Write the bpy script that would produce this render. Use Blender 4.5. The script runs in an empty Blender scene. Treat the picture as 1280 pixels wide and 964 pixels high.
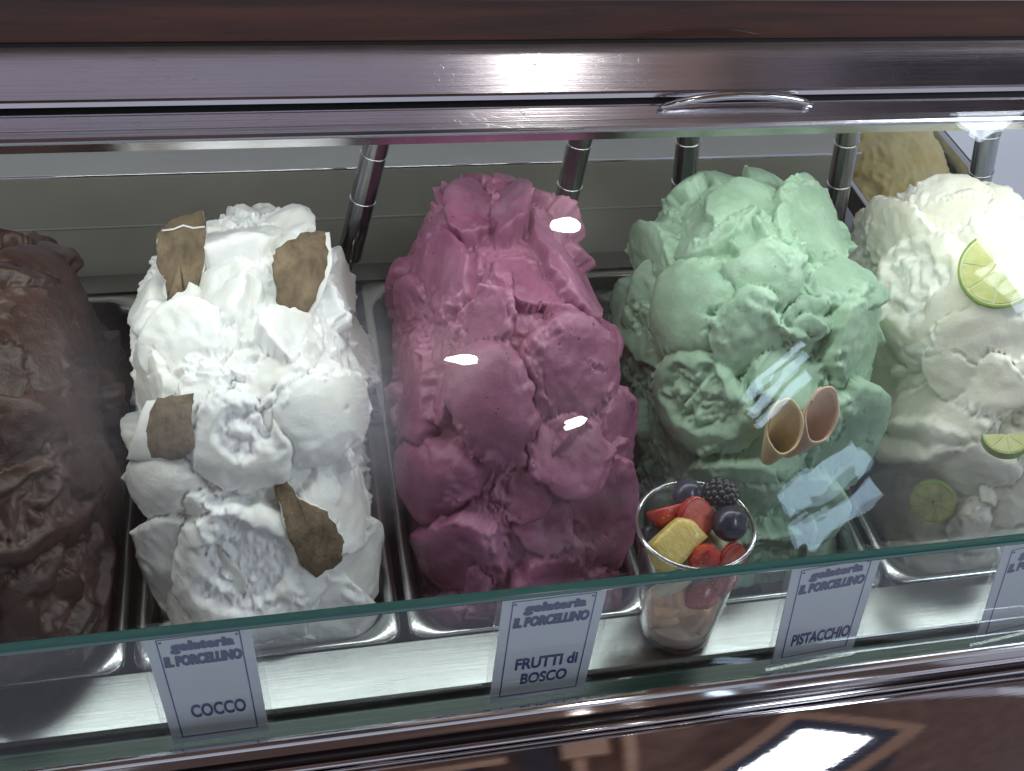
import bpy, bmesh, math, random
import numpy as np
from mathutils import Vector, Matrix

# ------------------------------------------------------------------ camera
scene = bpy.context.scene
col = scene.collection
cam_data = bpy.data.cameras.new('camera')
cam = bpy.data.objects.new('camera', cam_data)
col.objects.link(cam)
CAM_POS = Vector((0.1122, -0.3713, 0.6069))
YAW, PITCH, ROLL = 0.2773, 0.7761, 0.1267
fw = Vector((math.sin(YAW) * math.cos(PITCH), math.cos(YAW) * math.cos(PITCH), -math.sin(PITCH)))
r0 = Vector((math.cos(YAW), -math.sin(YAW), 0))
u0 = r0.cross(fw)
rt = r0 * math.cos(ROLL) + u0 * math.sin(ROLL)
up = u0 * math.cos(ROLL) - r0 * math.sin(ROLL)
m = Matrix.Identity(4)
for i in range(3):
    m[i][0], m[i][1], m[i][2], m[i][3] = rt[i], up[i], -fw[i], CAM_POS[i]
cam.matrix_world = m
cam_data.sensor_width = 36
cam_data.lens = 36 * 1350 / 1280
cam_data.clip_start = 0.01
cam_data.clip_end = 100
scene.camera = cam

# ------------------------------------------------------------------ light
world = bpy.data.worlds.new('World')
scene.world = world
world.use_nodes = True
bg = world.node_tree.nodes['Background']
bg.inputs['Color'].default_value = (0.78, 0.82, 1.0, 1)
bg.inputs['Strength'].default_value = 0.42
scene.view_settings.view_transform = 'Standard'
scene.view_settings.look = 'None'
scene.view_settings.exposure = 0.36
scene.view_settings.gamma = 1.0
scene.render.engine = 'CYCLES'
scene.cycles.use_denoising = True
scene.cycles.max_bounces = 10
scene.cycles.transparent_max_bounces = 24
scene.cycles.sample_clamp_indirect = 6.0
scene.cycles.caustics_reflective = False
scene.cycles.caustics_refractive = False


def area(name, loc, target, sx, sy, power, color, shape='RECTANGLE', spread=180):
    d = bpy.data.lights.new(name, 'AREA')
    d.shape = shape
    d.size = sx
    d.size_y = sy
    d.energy = power
    d.color = color
    d.spread = math.radians(spread)
    o = bpy.data.objects.new(name, d)
    col.objects.link(o)
    o.location = loc
    z = (Vector(loc) - Vector(target)).normalized()
    o.rotation_euler = z.to_track_quat('Z', 'Y').to_euler()
    return o


# cool strip lamp under the steel header, inside the case
area('case_strip_lamp', (0.28, 0.135, 0.318), (0.28, 0.16, 0.0), 1.3, 0.03, 1.32, (0.95, 1.0, 0.98))
# big soft fill light, added high in front of the case to the right
area('front_fill_light', (1.75, -0.85, 1.62), (0.3, 0.12, 0.1), 0.75, 0.5, 13.0, (0.80, 0.88, 1.0))
# round ceiling downlights of the shop, mirrored in the glass and the steel
for p, dia in (((0.653, -2.62, 1.70), 0.115), ((0.879, -1.89, 1.70), 0.075), ((1.158, -3.15, 1.70), 0.10), ((0.568, 0.178, 1.70), 0.045)):
    area('ceiling_downlight', p, (p[0], p[1], 0), dia, dia, 140 * dia * dia, (1.0, 0.97, 0.92), 'DISK')
# daylight through the shop windows behind the customer, to the right
def window(name, c, target, w, h, panes, gap, radiance, roll, color, slant=0.0):
    z = (Vector(c) - Vector(target)).normalized()
    rot = z.to_track_quat('Z', 'Y').to_matrix().to_4x4() @ Matrix.Rotation(math.radians(roll), 4, 'Z')
    ph = (h - gap * (panes - 1)) / panes
    for k in range(panes):
        y = -h / 2 + ph / 2 + k * (ph + gap)
        x = slant * k
        o = area(name, c, target, w, ph, radiance * math.pi * w * ph, color)
        o.matrix_world = Matrix.Translation(Vector(c)) @ rot @ Matrix.Translation((x, y, 0))


window('window_daylight', (2.62, -4.15, 1.66), (0.4, 0, 0.15), 0.46, 0.30, 2, 0.05, 4.6, 20, (0.55, 0.78, 1.0), 0.05)
window('transom_daylight', (2.20, -3.58, 1.99), (0.4, 0, 0.15), 0.34, 0.15, 3, 0.02, 6.0, 28, (0.60, 0.80, 1.0), 0.04)
window('door_daylight', (2.29, -1.86, 1.60), (0.5, 0, 0.27), 0.40, 0.36, 8, 0.006, 5.0, 20, (0.80, 0.92, 1.0))

# ------------------------------------------------------------------ helpers
rng = np.random.default_rng(7)
random.seed(7)


def link(name, mesh, mat=None, parent=None, loc=None, smooth=False):
    o = bpy.data.objects.new(name, mesh)
    col.objects.link(o)
    if mat is not None:
        mesh.materials.clear()
        mesh.materials.append(mat)
    if parent is not None:
        o.parent = parent
    if loc is not None:
        o.location = loc
    if smooth:
        mesh.polygons.foreach_set('use_smooth', np.ones(len(mesh.polygons), bool))
    return o


def empty(name, loc=(0, 0, 0)):
    o = bpy.data.objects.new(name, None)
    col.objects.link(o)
    o.location = loc
    o.empty_display_size = 0.02
    return o


def tag(o, label=None, cat=None, group=None, kind=None):
    if label:
        o['label'] = label
    if cat:
        o['category'] = cat
    if group:
        o['group'] = group
    if kind:
        o['kind'] = kind
    return o


def me(name, verts, faces):
    d = bpy.data.meshes.new(name)
    d.from_pydata([tuple(map(float, v)) for v in verts], [], faces)
    d.update()
    return d


def box(name, x0, x1, y0, y1, z0, z1, bevel=0.0):
    bm = bmesh.new()
    bmesh.ops.create_cube(bm, size=1)
    for v in bm.verts:
        v.co = Vector(((x0 + x1) / 2 + v.co.x * (x1 - x0), (y0 + y1) / 2 + v.co.y * (y1 - y0), (z0 + z1) / 2 + v.co.z * (z1 - z0)))
    if bevel:
        bmesh.ops.bevel(bm, geom=bm.edges[:], offset=bevel, segments=2, affect='EDGES', profile=0.7)
    d = bpy.data.meshes.new(name)
    bm.to_mesh(d)
    bm.free()
    return d


def profile_x(name, pts, x0, x1, closed=True):
    """closed yz outline swept along x"""
    n = len(pts)
    v = [(x0, y, z) for y, z in pts] + [(x1, y, z) for y, z in pts]
    f = [(i, (i + 1) % n, n + (i + 1) % n, n + i) for i in range(n)]
    f += [tuple(range(n))[::-1], tuple(range(n, 2 * n))]
    d = me(name, v, f)
    bm = bmesh.new()
    bm.from_mesh(d)
    bmesh.ops.recalc_face_normals(bm, faces=bm.faces[:])
    bm.to_mesh(d)
    bm.free()
    return d


def thick(line, t):
    """open yz polyline -> closed outline of thickness t"""
    L = [Vector(p) for p in line]
    off = []
    for i, p in enumerate(L):
        a = L[max(0, i - 1)]
        b = L[min(len(L) - 1, i + 1)]
        d = (b - a).normalized()
        off.append(p + Vector((-d.y, d.x)) * t)
    return [tuple(p) for p in L] + [tuple(p) for p in reversed(off)]


def tube(name, pts, rad, seg=16, caps=True):
    P = [Vector(p) for p in pts]
    if not hasattr(rad, '__len__'):
        rad = [rad] * len(P)
    verts, faces = [], []
    n0 = None
    for i, p in enumerate(P):
        t = (P[min(len(P) - 1, i + 1)] - P[max(0, i - 1)]).normalized()
        if n0 is None:
            n0 = t.orthogonal().normalized()
        n0 = (n0 - t * n0.dot(t)).normalized()
        b = t.cross(n0)
        for k in range(seg):
            a = 2 * math.pi * k / seg
            verts.append(p + (n0 * math.cos(a) + b * math.sin(a)) * rad[i])
    for i in range(len(P) - 1):
        for k in range(seg):
            faces.append((i * seg + k, i * seg + (k + 1) % seg, (i + 1) * seg + (k + 1) % seg, (i + 1) * seg + k))
    if caps:
        faces.append(tuple(range(seg))[::-1])
        faces.append(tuple(range((len(P) - 1) * seg, len(P) * seg)))
    return me(name, verts, faces)


def lathe(name, prof, seg=48):
    verts, faces = [], []
    for r, z in prof:
        for k in range(seg):
            a = 2 * math.pi * k / seg
            verts.append((r * math.cos(a), r * math.sin(a), z))
    for i in range(len(prof) - 1):
        for k in range(seg):
            faces.append((i * seg + k, i * seg + (k + 1) % seg, (i + 1) * seg + (k + 1) % seg, (i + 1) * seg + k))
    return me(name, verts, faces)


# ------------------------------------------------------------------ noise
def _hash(i, j, k, s):
    h = (i * 374761393 + j * 668265263 + k * 2147483647 + s * 974634541) & 0xFFFFFFFF
    h = ((h ^ (h >> 13)) * 1274126177) & 0xFFFFFFFF
    h = ((h ^ (h >> 16)) * 2246822519) & 0xFFFFFFFF
    return h ^ (h >> 15)


def pnoise(P, s=0):
    P = np.asarray(P, float) + 1000.0
    I = np.floor(P).astype(np.int64)
    f = P - I
    w = f * f * f * (f * (f * 6 - 15) + 10)
    out = np.zeros(len(P))
    for dx in (0, 1):
        for dy in (0, 1):
            for dz in (0, 1):
                h = _hash(I[:, 0] + dx, I[:, 1] + dy, I[:, 2] + dz, s)
                g = np.stack([((h & 255) / 127.5 - 1), (((h >> 8) & 255) / 127.5 - 1), (((h >> 16) & 255) / 127.5 - 1)], 1)
                d = f - np.array([dx, dy, dz])
                wx = w[:, 0] if dx else 1 - w[:, 0]
                wy = w[:, 1] if dy else 1 - w[:, 1]
                wz = w[:, 2] if dz else 1 - w[:, 2]
                out += (g * d).sum(1) * wx * wy * wz
    return out


def fbm(P, s=0, o=4, g=0.5):
    a, r = 1.0, np.zeros(len(P))
    for i in range(o):
        r += a * pnoise(P * 2 ** i, s + i)
        a *= g
    return r


def sstep(a, b, x):
    t = np.clip((x - a) / (b - a), 0, 1)
    return t * t * (3 - 2 * t)


# ------------------------------------------------------------------ materials
def mat(name):
    mt = bpy.data.materials.new(name)
    mt.use_nodes = True
    nt = mt.node_tree
    return mt, nt, nt.nodes['Principled BSDF'], nt.nodes['Material Output']


def N(nt, typ, **kw):
    n = nt.nodes.new(typ)
    for k, v in kw.items():
        if k in n.inputs:
            n.inputs[k].default_value = v
        else:
            setattr(n, k, v)
    return n


def coords(nt, scale=(1, 1, 1), obj=True):
    tc = N(nt, 'ShaderNodeTexCoord')
    mp = N(nt, 'ShaderNodeMapping')
    mp.inputs['Scale'].default_value = scale
    nt.links.new(tc.outputs['Object'], mp.inputs['Vector'])
    return mp.outputs['Vector']


def ramp(nt, fac, stops):
    r = N(nt, 'ShaderNodeValToRGB')
    el = r.color_ramp.elements
    while len(el) < len(stops):
        el.new(0.5)
    for e, (p, c) in zip(el, stops):
        e.position = p
        e.color = c if len(c) == 4 else (*c, 1)
    nt.links.new(fac, r.inputs['Fac'])
    return r.outputs['Color']


def noise(nt, vec, scale, detail=4, rough=0.55, dist=0.0):
    n = N(nt, 'ShaderNodeTexNoise')
    n.inputs['Scale'].default_value = scale
    n.inputs['Detail'].default_value = detail
    n.inputs['Roughness'].default_value = rough
    n.inputs['Distortion'].default_value = dist
    nt.links.new(vec, n.inputs['Vector'])
    return n.outputs['Fac']


def bump(nt, bsdf, h, strength, dist):
    b = N(nt, 'ShaderNodeBump')
    b.inputs['Strength'].default_value = strength
    b.inputs['Distance'].default_value = dist
    nt.links.new(h, b.inputs['Height'])
    nt.links.new(b.outputs['Normal'], bsdf.inputs['Normal'])
    return b


def gelato_mat(name, c1, c2, fleck=None, sss=0.25, rough=0.5, fleck_amt=0.72):
    mt, nt, b, out = mat(name)
    v = coords(nt)
    n1 = noise(nt, v, 28, 6, 0.6)
    c = ramp(nt, n1, [(0.35, c1), (0.68, c2)])
    # torn, icy texture kept in an attribute made with the mesh
    at = N(nt, 'ShaderNodeAttribute', attribute_name='torn')
    mx = N(nt, 'ShaderNodeMix', data_type='RGBA')
    pale = tuple(min(1, x * 1.12 + 0.03) for x in c2)
    mx.inputs['B'].default_value = (*pale, 1)
    nt.links.new(at.outputs['Fac'], mx.inputs['Factor'])
    nt.links.new(c, mx.inputs['A'])
    c = mx.outputs['Result']
    fr = noise(nt, v, 20, 8, 0.75)
    frr = ramp(nt, fr, [(0.56, (0, 0, 0)), (0.70, (0.55, 0.55, 0.55))])
    m3 = N(nt, 'ShaderNodeMix', data_type='RGBA')
    m3.inputs['B'].default_value = (*[min(0.95, x * 1.18 + 0.06) for x in c2], 1)
    nt.links.new(frr, m3.inputs['Factor'])
    nt.links.new(c, m3.inputs['A'])
    c = m3.outputs['Result']
    if fleck:
        n2 = noise(nt, v, 240, 2, 0.5)
        f = ramp(nt, n2, [(fleck_amt, (0, 0, 0)), (fleck_amt + 0.04, (1, 1, 1))])
        m2 = N(nt, 'ShaderNodeMix', data_type='RGBA')
        m2.inputs['B'].default_value = (*fleck, 1)
        nt.links.new(f, m2.inputs['Factor'])
        nt.links.new(c, m2.inputs['A'])
        c = m2.outputs['Result']
    nt.links.new(c, b.inputs['Base Color'])
    b.inputs['Roughness'].default_value = rough
    b.inputs['Subsurface Weight'].default_value = sss
    b.inputs['Subsurface Radius'].default_value = (1.0, 0.7, 0.55)
    b.inputs['Subsurface Scale'].default_value = 0.0022
    b.inputs['Specular IOR Level'].default_value = 0.4
    h1 = noise(nt, v, 420, 5, 0.65)
    bump(nt, b, h1, 0.34, 0.0016)
    return mt


def steel_mat(name, base=(0.55, 0.55, 0.56), rough=0.25, brushed=True, scratch=0.25, aniso=(3, 260, 260), blot=0.16):
    mt, nt, b, out = mat(name)
    b.inputs['Metallic'].default_value = 1
    v = coords(nt, aniso)
    n1 = noise(nt, v, 4, 5, 0.6)
    v2 = coords(nt)
    n2 = noise(nt, v2, 9, 4, 0.6)
    add = N(nt, 'ShaderNodeMath', operation='MULTIPLY_ADD')
    nt.links.new(n1, add.inputs[0])
    add.inputs[1].default_value = 0.16 if brushed else 0.04
    mul = N(nt, 'ShaderNodeMath', operation='MULTIPLY_ADD')
    nt.links.new(n2, mul.inputs[0])
    mul.inputs[1].default_value = blot
    mul.inputs[2].default_value = max(0.0, rough - 0.15)
    nt.links.new(mul.outputs[0], add.inputs[2])
    nt.links.new(add.outputs[0], b.inputs['Roughness'])
    c = ramp(nt, n2, [(0.3, tuple(x * 0.86 for x in base)), (0.7, base)])
    nt.links.new(c, b.inputs['Base Color'])
    # hairline scratches: thin iso-lines of a coarse noise
    s1 = noise(nt, coords(nt, (1, 2.2, 2.2)), 46, 1, 0.4, 1.5)
    sub = N(nt, 'ShaderNodeMath', operation='SUBTRACT')
    nt.links.new(s1, sub.inputs[0])
    sub.inputs[1].default_value = 0.5
    ab = N(nt, 'ShaderNodeMath', operation='ABSOLUTE')
    nt.links.new(sub.outputs[0], ab.inputs[0])
    sc = ramp(nt, ab.outputs[0], [(0.0, (1, 1, 1)), (0.004, (0, 0, 0))])
    hh = N(nt, 'ShaderNodeMath', operation='MULTIPLY_ADD')
    nt.links.new(sc, hh.inputs[0])
    hh.inputs[1].default_value = -scratch
    nt.links.new(n1, hh.inputs[2])
    bump(nt, b, hh.outputs[0], 0.05 if brushed else 0.015, 0.001)
    return mt


def plain(name, c, rough=0.5, metal=0.0, spec=0.5, sss=0, coat=0):
    mt, nt, b, out = mat(name)
    b.inputs['Base Color'].default_value = (*c, 1)
    b.inputs['Roughness'].default_value = rough
    b.inputs['Metallic'].default_value = metal
    b.inputs['Specular IOR Level'].default_value = spec
    b.inputs['Coat Weight'].default_value = coat
    if sss:
        b.inputs['Subsurface Weight'].default_value = sss
        b.inputs['Subsurface Radius'].default_value = (1, 0.6, 0.4)
        b.inputs['Subsurface Scale'].default_value = 0.004
    return mt


def mottled(name, c1, c2, scale, rough=0.5, bstr=0.2, bscale=None, stretch=(1, 1, 1), bdist=0.001, coat=0.0, sss=0):
    mt, nt, b, out = mat(name)
    v = coords(nt, stretch)
    n1 = noise(nt, v, scale, 6, 0.6, 0.4)
    nt.links.new(ramp(nt, n1, [(0.32, c1), (0.7, c2)]), b.inputs['Base Color'])
    b.inputs['Roughness'].default_value = rough
    b.inputs['Coat Weight'].default_value = coat
    if sss:
        b.inputs['Subsurface Weight'].default_value = sss
        b.inputs['Subsurface Radius'].default_value = (1, 0.5, 0.3)
        b.inputs['Subsurface Scale'].default_value = 0.004
    h = noise(nt, v, bscale or scale * 3, 5, 0.6)
    bump(nt, b, h, bstr, bdist)
    return mt


def glass_mat(name, tint=(0.97, 0.99, 0.985), f0=0.045, rough=0.0, fog=None):
    """thin clear sheet: transparent body, Schlick reflection, optional condensation"""
    mt, nt, b, out = mat(name)
    nt.nodes.remove(b)
    tr = N(nt, 'ShaderNodeBsdfTransparent')
    tr.inputs['Color'].default_value = (*tint, 1)
    gl = N(nt, 'ShaderNodeBsdfGlossy')
    gl.inputs['Roughness'].default_value = rough
    if fog:
        wv = N(nt, 'ShaderNodeBump')
        wv.inputs['Strength'].default_value = 0.15
        wv.inputs['Distance'].default_value = 0.0012
        nt.links.new(noise(nt, coords(nt), 22, 2, 0.5, 0.6), wv.inputs['Height'])
        nt.links.new(wv.outputs[0], gl.inputs['Normal'])
    lw = N(nt, 'ShaderNodeLayerWeight')
    lw.inputs['Blend'].default_value = 0.5
    pw = N(nt, 'ShaderNodeMath', operation='POWER')
    nt.links.new(lw.outputs['Facing'], pw.inputs[0])
    pw.inputs[1].default_value = 5
    ma = N(nt, 'ShaderNodeMath', operation='MULTIPLY_ADD')
    nt.links.new(pw.outputs[0], ma.inputs[0])
    ma.inputs[1].default_value = 1 - f0
    ma.inputs[2].default_value = f0
    body = tr.outputs[0]
    if fog:
        tc = N(nt, 'ShaderNodeTexCoord')
        total = None
        for (x, z, sx, sz, amp) in fog:
            vm = N(nt, 'ShaderNodeMapping')
            vm.vector_type = 'POINT'
            vm.inputs['Location'].default_value = (-x / sx, 0, -z / sz)
            vm.inputs['Scale'].default_value = (1 / sx, 0, 1 / sz)
            nt.links.new(tc.outputs['Object'], vm.inputs['Vector'])
            ln = N(nt, 'ShaderNodeVectorMath', operation='LENGTH')
            nt.links.new(vm.outputs[0], ln.inputs[0])
            mr = N(nt, 'ShaderNodeMapRange')
            mr.interpolation_type = 'SMOOTHSTEP'
            mr.inputs['From Min'].default_value = 1.0
            mr.inputs['From Max'].default_value = 0.0
            mr.inputs['To Max'].default_value = amp
            nt.links.new(ln.outputs['Value'], mr.inputs['Value'])
            if total is None:
                total = mr.outputs[0]
            else:
                mx = N(nt, 'ShaderNodeMath', operation='MAXIMUM')
                nt.links.new(total, mx.inputs[0])
                nt.links.new(mr.outputs[0], mx.inputs[1])
                total = mx.outputs[0]
        nz = noise(nt, coords(nt, (1, 4, 4)), 60, 6, 0.7)
        nr = ramp(nt, nz, [(0.3, (0.35, 0.35, 0.35)), (0.65, (1, 1, 1))])
        mm = N(nt, 'ShaderNodeMath', operation='MULTIPLY')
        nt.links.new(total, mm.inputs[0])
        nt.links.new(nr, mm.inputs[1])
        df = N(nt, 'ShaderNodeBsdfDiffuse')
        df.inputs['Color'].default_value = (0.8, 0.82, 0.86, 1)
        tl = N(nt, 'ShaderNodeBsdfTranslucent')
        tl.inputs['Color'].default_value = (0.8, 0.82, 0.86, 1)
        dm = N(nt, 'ShaderNodeMixShader')
        nt.links.new(df.outputs[0], dm.inputs[1])
        nt.links.new(tl.outputs[0], dm.inputs[2])
        fm = N(nt, 'ShaderNodeMixShader')
        nt.links.new(mm.outputs[0], fm.inputs[0])
        nt.links.new(tr.outputs[0], fm.inputs[1])
        nt.links.new(dm.outputs[0], fm.inputs[2])
        body = fm.outputs[0]
    mix = N(nt, 'ShaderNodeMixShader')
    nt.links.new(ma.outputs[0], mix.inputs[0])
    nt.links.new(body, mix.inputs[1])
    refl = gl.outputs[0]
    if fog:
        g2 = N(nt, 'ShaderNodeBsdfGlossy')
        g2.inputs['Roughness'].default_value = 0.16
        gm = N(nt, 'ShaderNodeMixShader')
        gm.inputs[0].default_value = 0.22
        nt.links.new(gl.outputs[0], gm.inputs[1])
        nt.links.new(g2.outputs[0], gm.inputs[2])
        refl = gm.outputs[0]
    nt.links.new(refl, mix.inputs[2])
    nt.links.new(mix.outputs[0], out.inputs['Surface'])
    return mt


M_STEEL = steel_mat('brushed_steel', (0.27, 0.28, 0.28), 0.22)
M_HEADER = steel_mat('polished_header_steel', (0.78, 0.74, 0.77), 0.11, True, 1.4)
M_MIRROR = steel_mat('mirror_steel', (0.74, 0.70, 0.70), 0.05, False, 0.3, blot=0.04)
M_BACK = steel_mat('back_steel', (0.42, 0.41, 0.36), 0.40)
M_SHELF = steel_mat('shelf_steel', (0.50, 0.51, 0.48), 0.45)
for m_, k_ in ((M_BACK, 0.35), (M_SHELF, 0.35)):
    m_.node_tree.nodes['Principled BSDF'].inputs['Metallic'].default_value = k_
M_CHROME = plain('chrome', (0.75, 0.75, 0.76), 0.10, 1.0)
M_ROD = steel_mat('handle_steel', (0.50, 0.52, 0.52), 0.26, False, 0.2)
M_DARK = plain('dark_void', (0.012, 0.012, 0.014), 0.6)
M_SEAL = plain('dark_green_seal', (0.012, 0.05, 0.035), 0.35)
M_WOOD = mottled('red_brown_wood', (0.035, 0.010, 0.004), (0.13, 0.040, 0.014), 14, 0.4, 0.15, 90, (0.5, 8, 8), coat=0.3)
M_STONE = mottled('cream_counter', (0.55, 0.48, 0.38), (0.68, 0.62, 0.52), 60, 0.4, 0.05)
FOG = [(0.012, 0.222, 0.036, 0.06, 0.10), (0.150, 0.215, 0.022, 0.06, 0.34), (0.085, 0.210, 0.09, 0.03, 0.14), (0.300, 0.168, 0.10, 0.012, 0.05), (0.24, 0.150, 0.07, 0.008, 0.07), (0.475, 0.170, 0.09, 0.065, 0.12)]
M_GLASS = glass_mat('front_glass_clear', fog=FOG)
M_LOWGLASS = glass_mat('low_glass_clear', (0.94, 0.98, 0.97))
M_EDGE = plain('glass_edge_teal', (0.015, 0.12, 0.10), 0.15, 0, 0.7, coat=0.6)
M_ACRYLIC = glass_mat('acrylic_clear', (0.98, 0.98, 0.99), 0.05)
M_CUP = glass_mat('cup_plastic', (0.985, 0.985, 0.99), 0.03, 0.06)
M_CUPRIM = glass_mat('cup_rim_plastic', (0.80, 0.81, 0.83), 0.45, 0.12)

# ------------------------------------------------------------------ display case
X0, X1 = -0.40, 1.05
case = tag(empty('display_case', (0.3, -0.06, -0.2)), 'brushed steel gelato display case with sloping front glass and dark wood trim', 'display case')


def case_part(name, mesh, mt, smooth=False):
    o = link(name, mesh, mt, None, None, smooth)
    o.parent = case
    o.matrix_parent_inverse = Matrix.Translation(-Vector(case.location))
    return o


def sub(name, mesh, mt, parent, smooth=False):
    o = link(name, mesh, mt, parent, None, smooth)
    return o


GE = (-0.0585, 0.1325)      # where the sloping glass meets the low glass (y, z)
HB = (0.085, 0.3205)        # lower edge of the header
case_part('ledge', profile_x('ledge', thick([(-0.0385, -0.012), (-0.0385, 0.001), (-0.0365, 0.003), (-0.0015, 0.003), (0.0003, 0.001), (0.0003, -0.02)], -0.0015), X0, X1), M_STEEL)
case_part('channel_seal', box('channel_seal', X0, X1, -0.0548, -0.0402, -0.02, -0.004), M_SEAL)
gp = case_part('low_glass', box('low_glass', X0, X1, -0.0610, -0.0560, -0.012, 0.1292), M_LOWGLASS)
sub('glass_edge', box('glass_edge', X0, X1, -0.0612, -0.0558, 0.1293, 0.1328, 0.0008), M_EDGE, gp)
# sloping front glass, one slab
ty, tz = HB[0] - GE[0], HB[1] - GE[1]
tl_ = math.hypot(ty, tz)
ny, nz = -tz / tl_, ty / tl_
gy, gz = GE[0] + 0.001, GE[1] + 0.0026
case_part('front_glass', profile_x('front_glass', [(gy, gz), (HB[0], HB[1] + 0.006), (HB[0] - ny * 0.005, HB[1] + 0.006 - nz * 0.005), (gy - ny * 0.005, gz - nz * 0.005)], X0, X1), M_GLASS)
# rail: rounded lip, short dark face, bead
lip = [(-0.0655 + 0.0032 * math.cos(a), 0.0165 + 0.0032 * math.sin(a)) for a in np.linspace(-0.2, math.pi + 0.2, 12)]
rl = case_part('rail', profile_x('rail', lip + [(-0.0687, 0.004), (-0.0623, 0.004)], X0, X1), M_CHROME, False)
sub('rail_face', box('rail_face', X0, X1, -0.0700, -0.0622, -0.006, 0.0038), plain('dark_rail', (0.06, 0.05, 0.055), 0.18, 0.8), rl)
sub('bead', tube('bead', [(X0, -0.0712, -0.0064), (X1, -0.0712, -0.0064)], 0.0024, 12), M_CHROME, rl, True)
arc = [(-0.073 - 0.16 * math.sin(a), -0.010 - 0.16 * (1 - math.cos(a))) for a in np.linspace(0.22, 1.5, 40)]
o_y, o_z = arc[0]
arc = [(y - o_y - 0.0725, z - o_z - 0.0095) for y, z in arc]
case_part('front_panel', profile_x('front_panel', thick(arc, -0.0015), X0, X1), M_MIRROR, True)
# back
XB = 0.625
case_part('back_panel', profile_x('back_panel', thick([(0.3855, -0.03), (0.3855, 0.099), (0.388, 0.1005)], -0.001), X0, XB), M_BACK)
case_part('back_ledge', box('back_ledge', X0, XB, 0.362, 0.3850, -0.003, 0.002), M_STEEL)
rs = case_part('rear_shelf', box('rear_shelf', X0, XB, 0.3875, 0.80, 0.090, 0.1003, 0.001), M_SHELF)
sub('shelf_lip', tube('shelf_lip', [(X0, 0.3862, 0.1010), (XB, 0.3862, 0.1010)], 0.0014, 10), M_CHROME, rs, True)
sub('seam', box('seam', X0, XB, 0.3838, 0.3842, 0.052, 0.0535), M_SHELF, rs)
case_part('case_floor', box('case_floor', X0, X1, -0.05, 0.95, -0.175, -0.165), M_DARK)
case_part('divider', box('divider', XB + 0.004, XB + 0.018, 0.36, 0.80, -0.10, 0.030, 0.002), M_STEEL)
# header
hu = Vector((0, 0.866, 0.5))
hn = Vector((0, -0.5, 0.866))


def hp(s, n):
    return (HB[0] + 0.866 * s - 0.5 * n, HB[1] + 0.5 * s + 0.866 * n)


def hslab(s0, s1, t, r=0.0022):
    return [hp(s0 + r, 0), hp(s1 - r, 0), hp(s1 - 0.3 * r, -0.3 * r), hp(s1, -r), hp(s1, -t), hp(s0, -t), hp(s0, -r), hp(s0 + 0.3 * r, -0.3 * r)]


low_h = case_part('header_strip', profile_x('header_strip', hslab(0.0, 0.0150, 0.010), X0, X1), M_HEADER)
case_part('header_panel', profile_x('header_panel', [hp(0.0175, 0.0006), hp(0.0190, 0.0022), hp(0.0208, 0.0016), hp(0.0215, 0.0004), hp(0.0495, 0.0004), hp(0.0495, -0.012), hp(0.0175, -0.012)], X0, X1), M_HEADER)
case_part('header_gap', profile_x('header_gap', [hp(0.0148, -0.005), hp(0.0178, -0.005), hp(0.0178, -0.011), hp(0.0148, -0.011)], X0, X1), M_DARK)
pts = []
for t in np.linspace(-1, 1, 25):
    k = 1 - t * t
    y, z = hp(0.0105 + 0.0035 * k, 0.0015 + 0.0055 * math.sqrt(max(k, 0)))
    pts.append((0.3455 + 0.042 * t, y, z))
sub('handle', tube('handle', pts, [0.0012 + 0.0010 * math.sqrt(max(0, 1 - t * t)) for t in np.linspace(-1, 1, 25)], 14), M_CHROME, low_h, True)
wy, wz = hp(0.0497, 0.0)
wt = case_part('wood_trim', box('wood_trim', X0, X1, wy, wy + 0.02, wz - 0.010, wz + 0.0242, 0.0015), M_WOOD)
sub('trim_shadow_gap', box('trim_shadow_gap', X0, X1, wy - 0.0008, wy + 0.004, wz - 0.004, wz + 0.0018), M_DARK, wt)
case_part('counter_top', box('counter_top', X0, X1, wy - 0.004, wy + 0.45, wz + 0.0245, wz + 0.047, 0.002), M_STONE)

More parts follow.
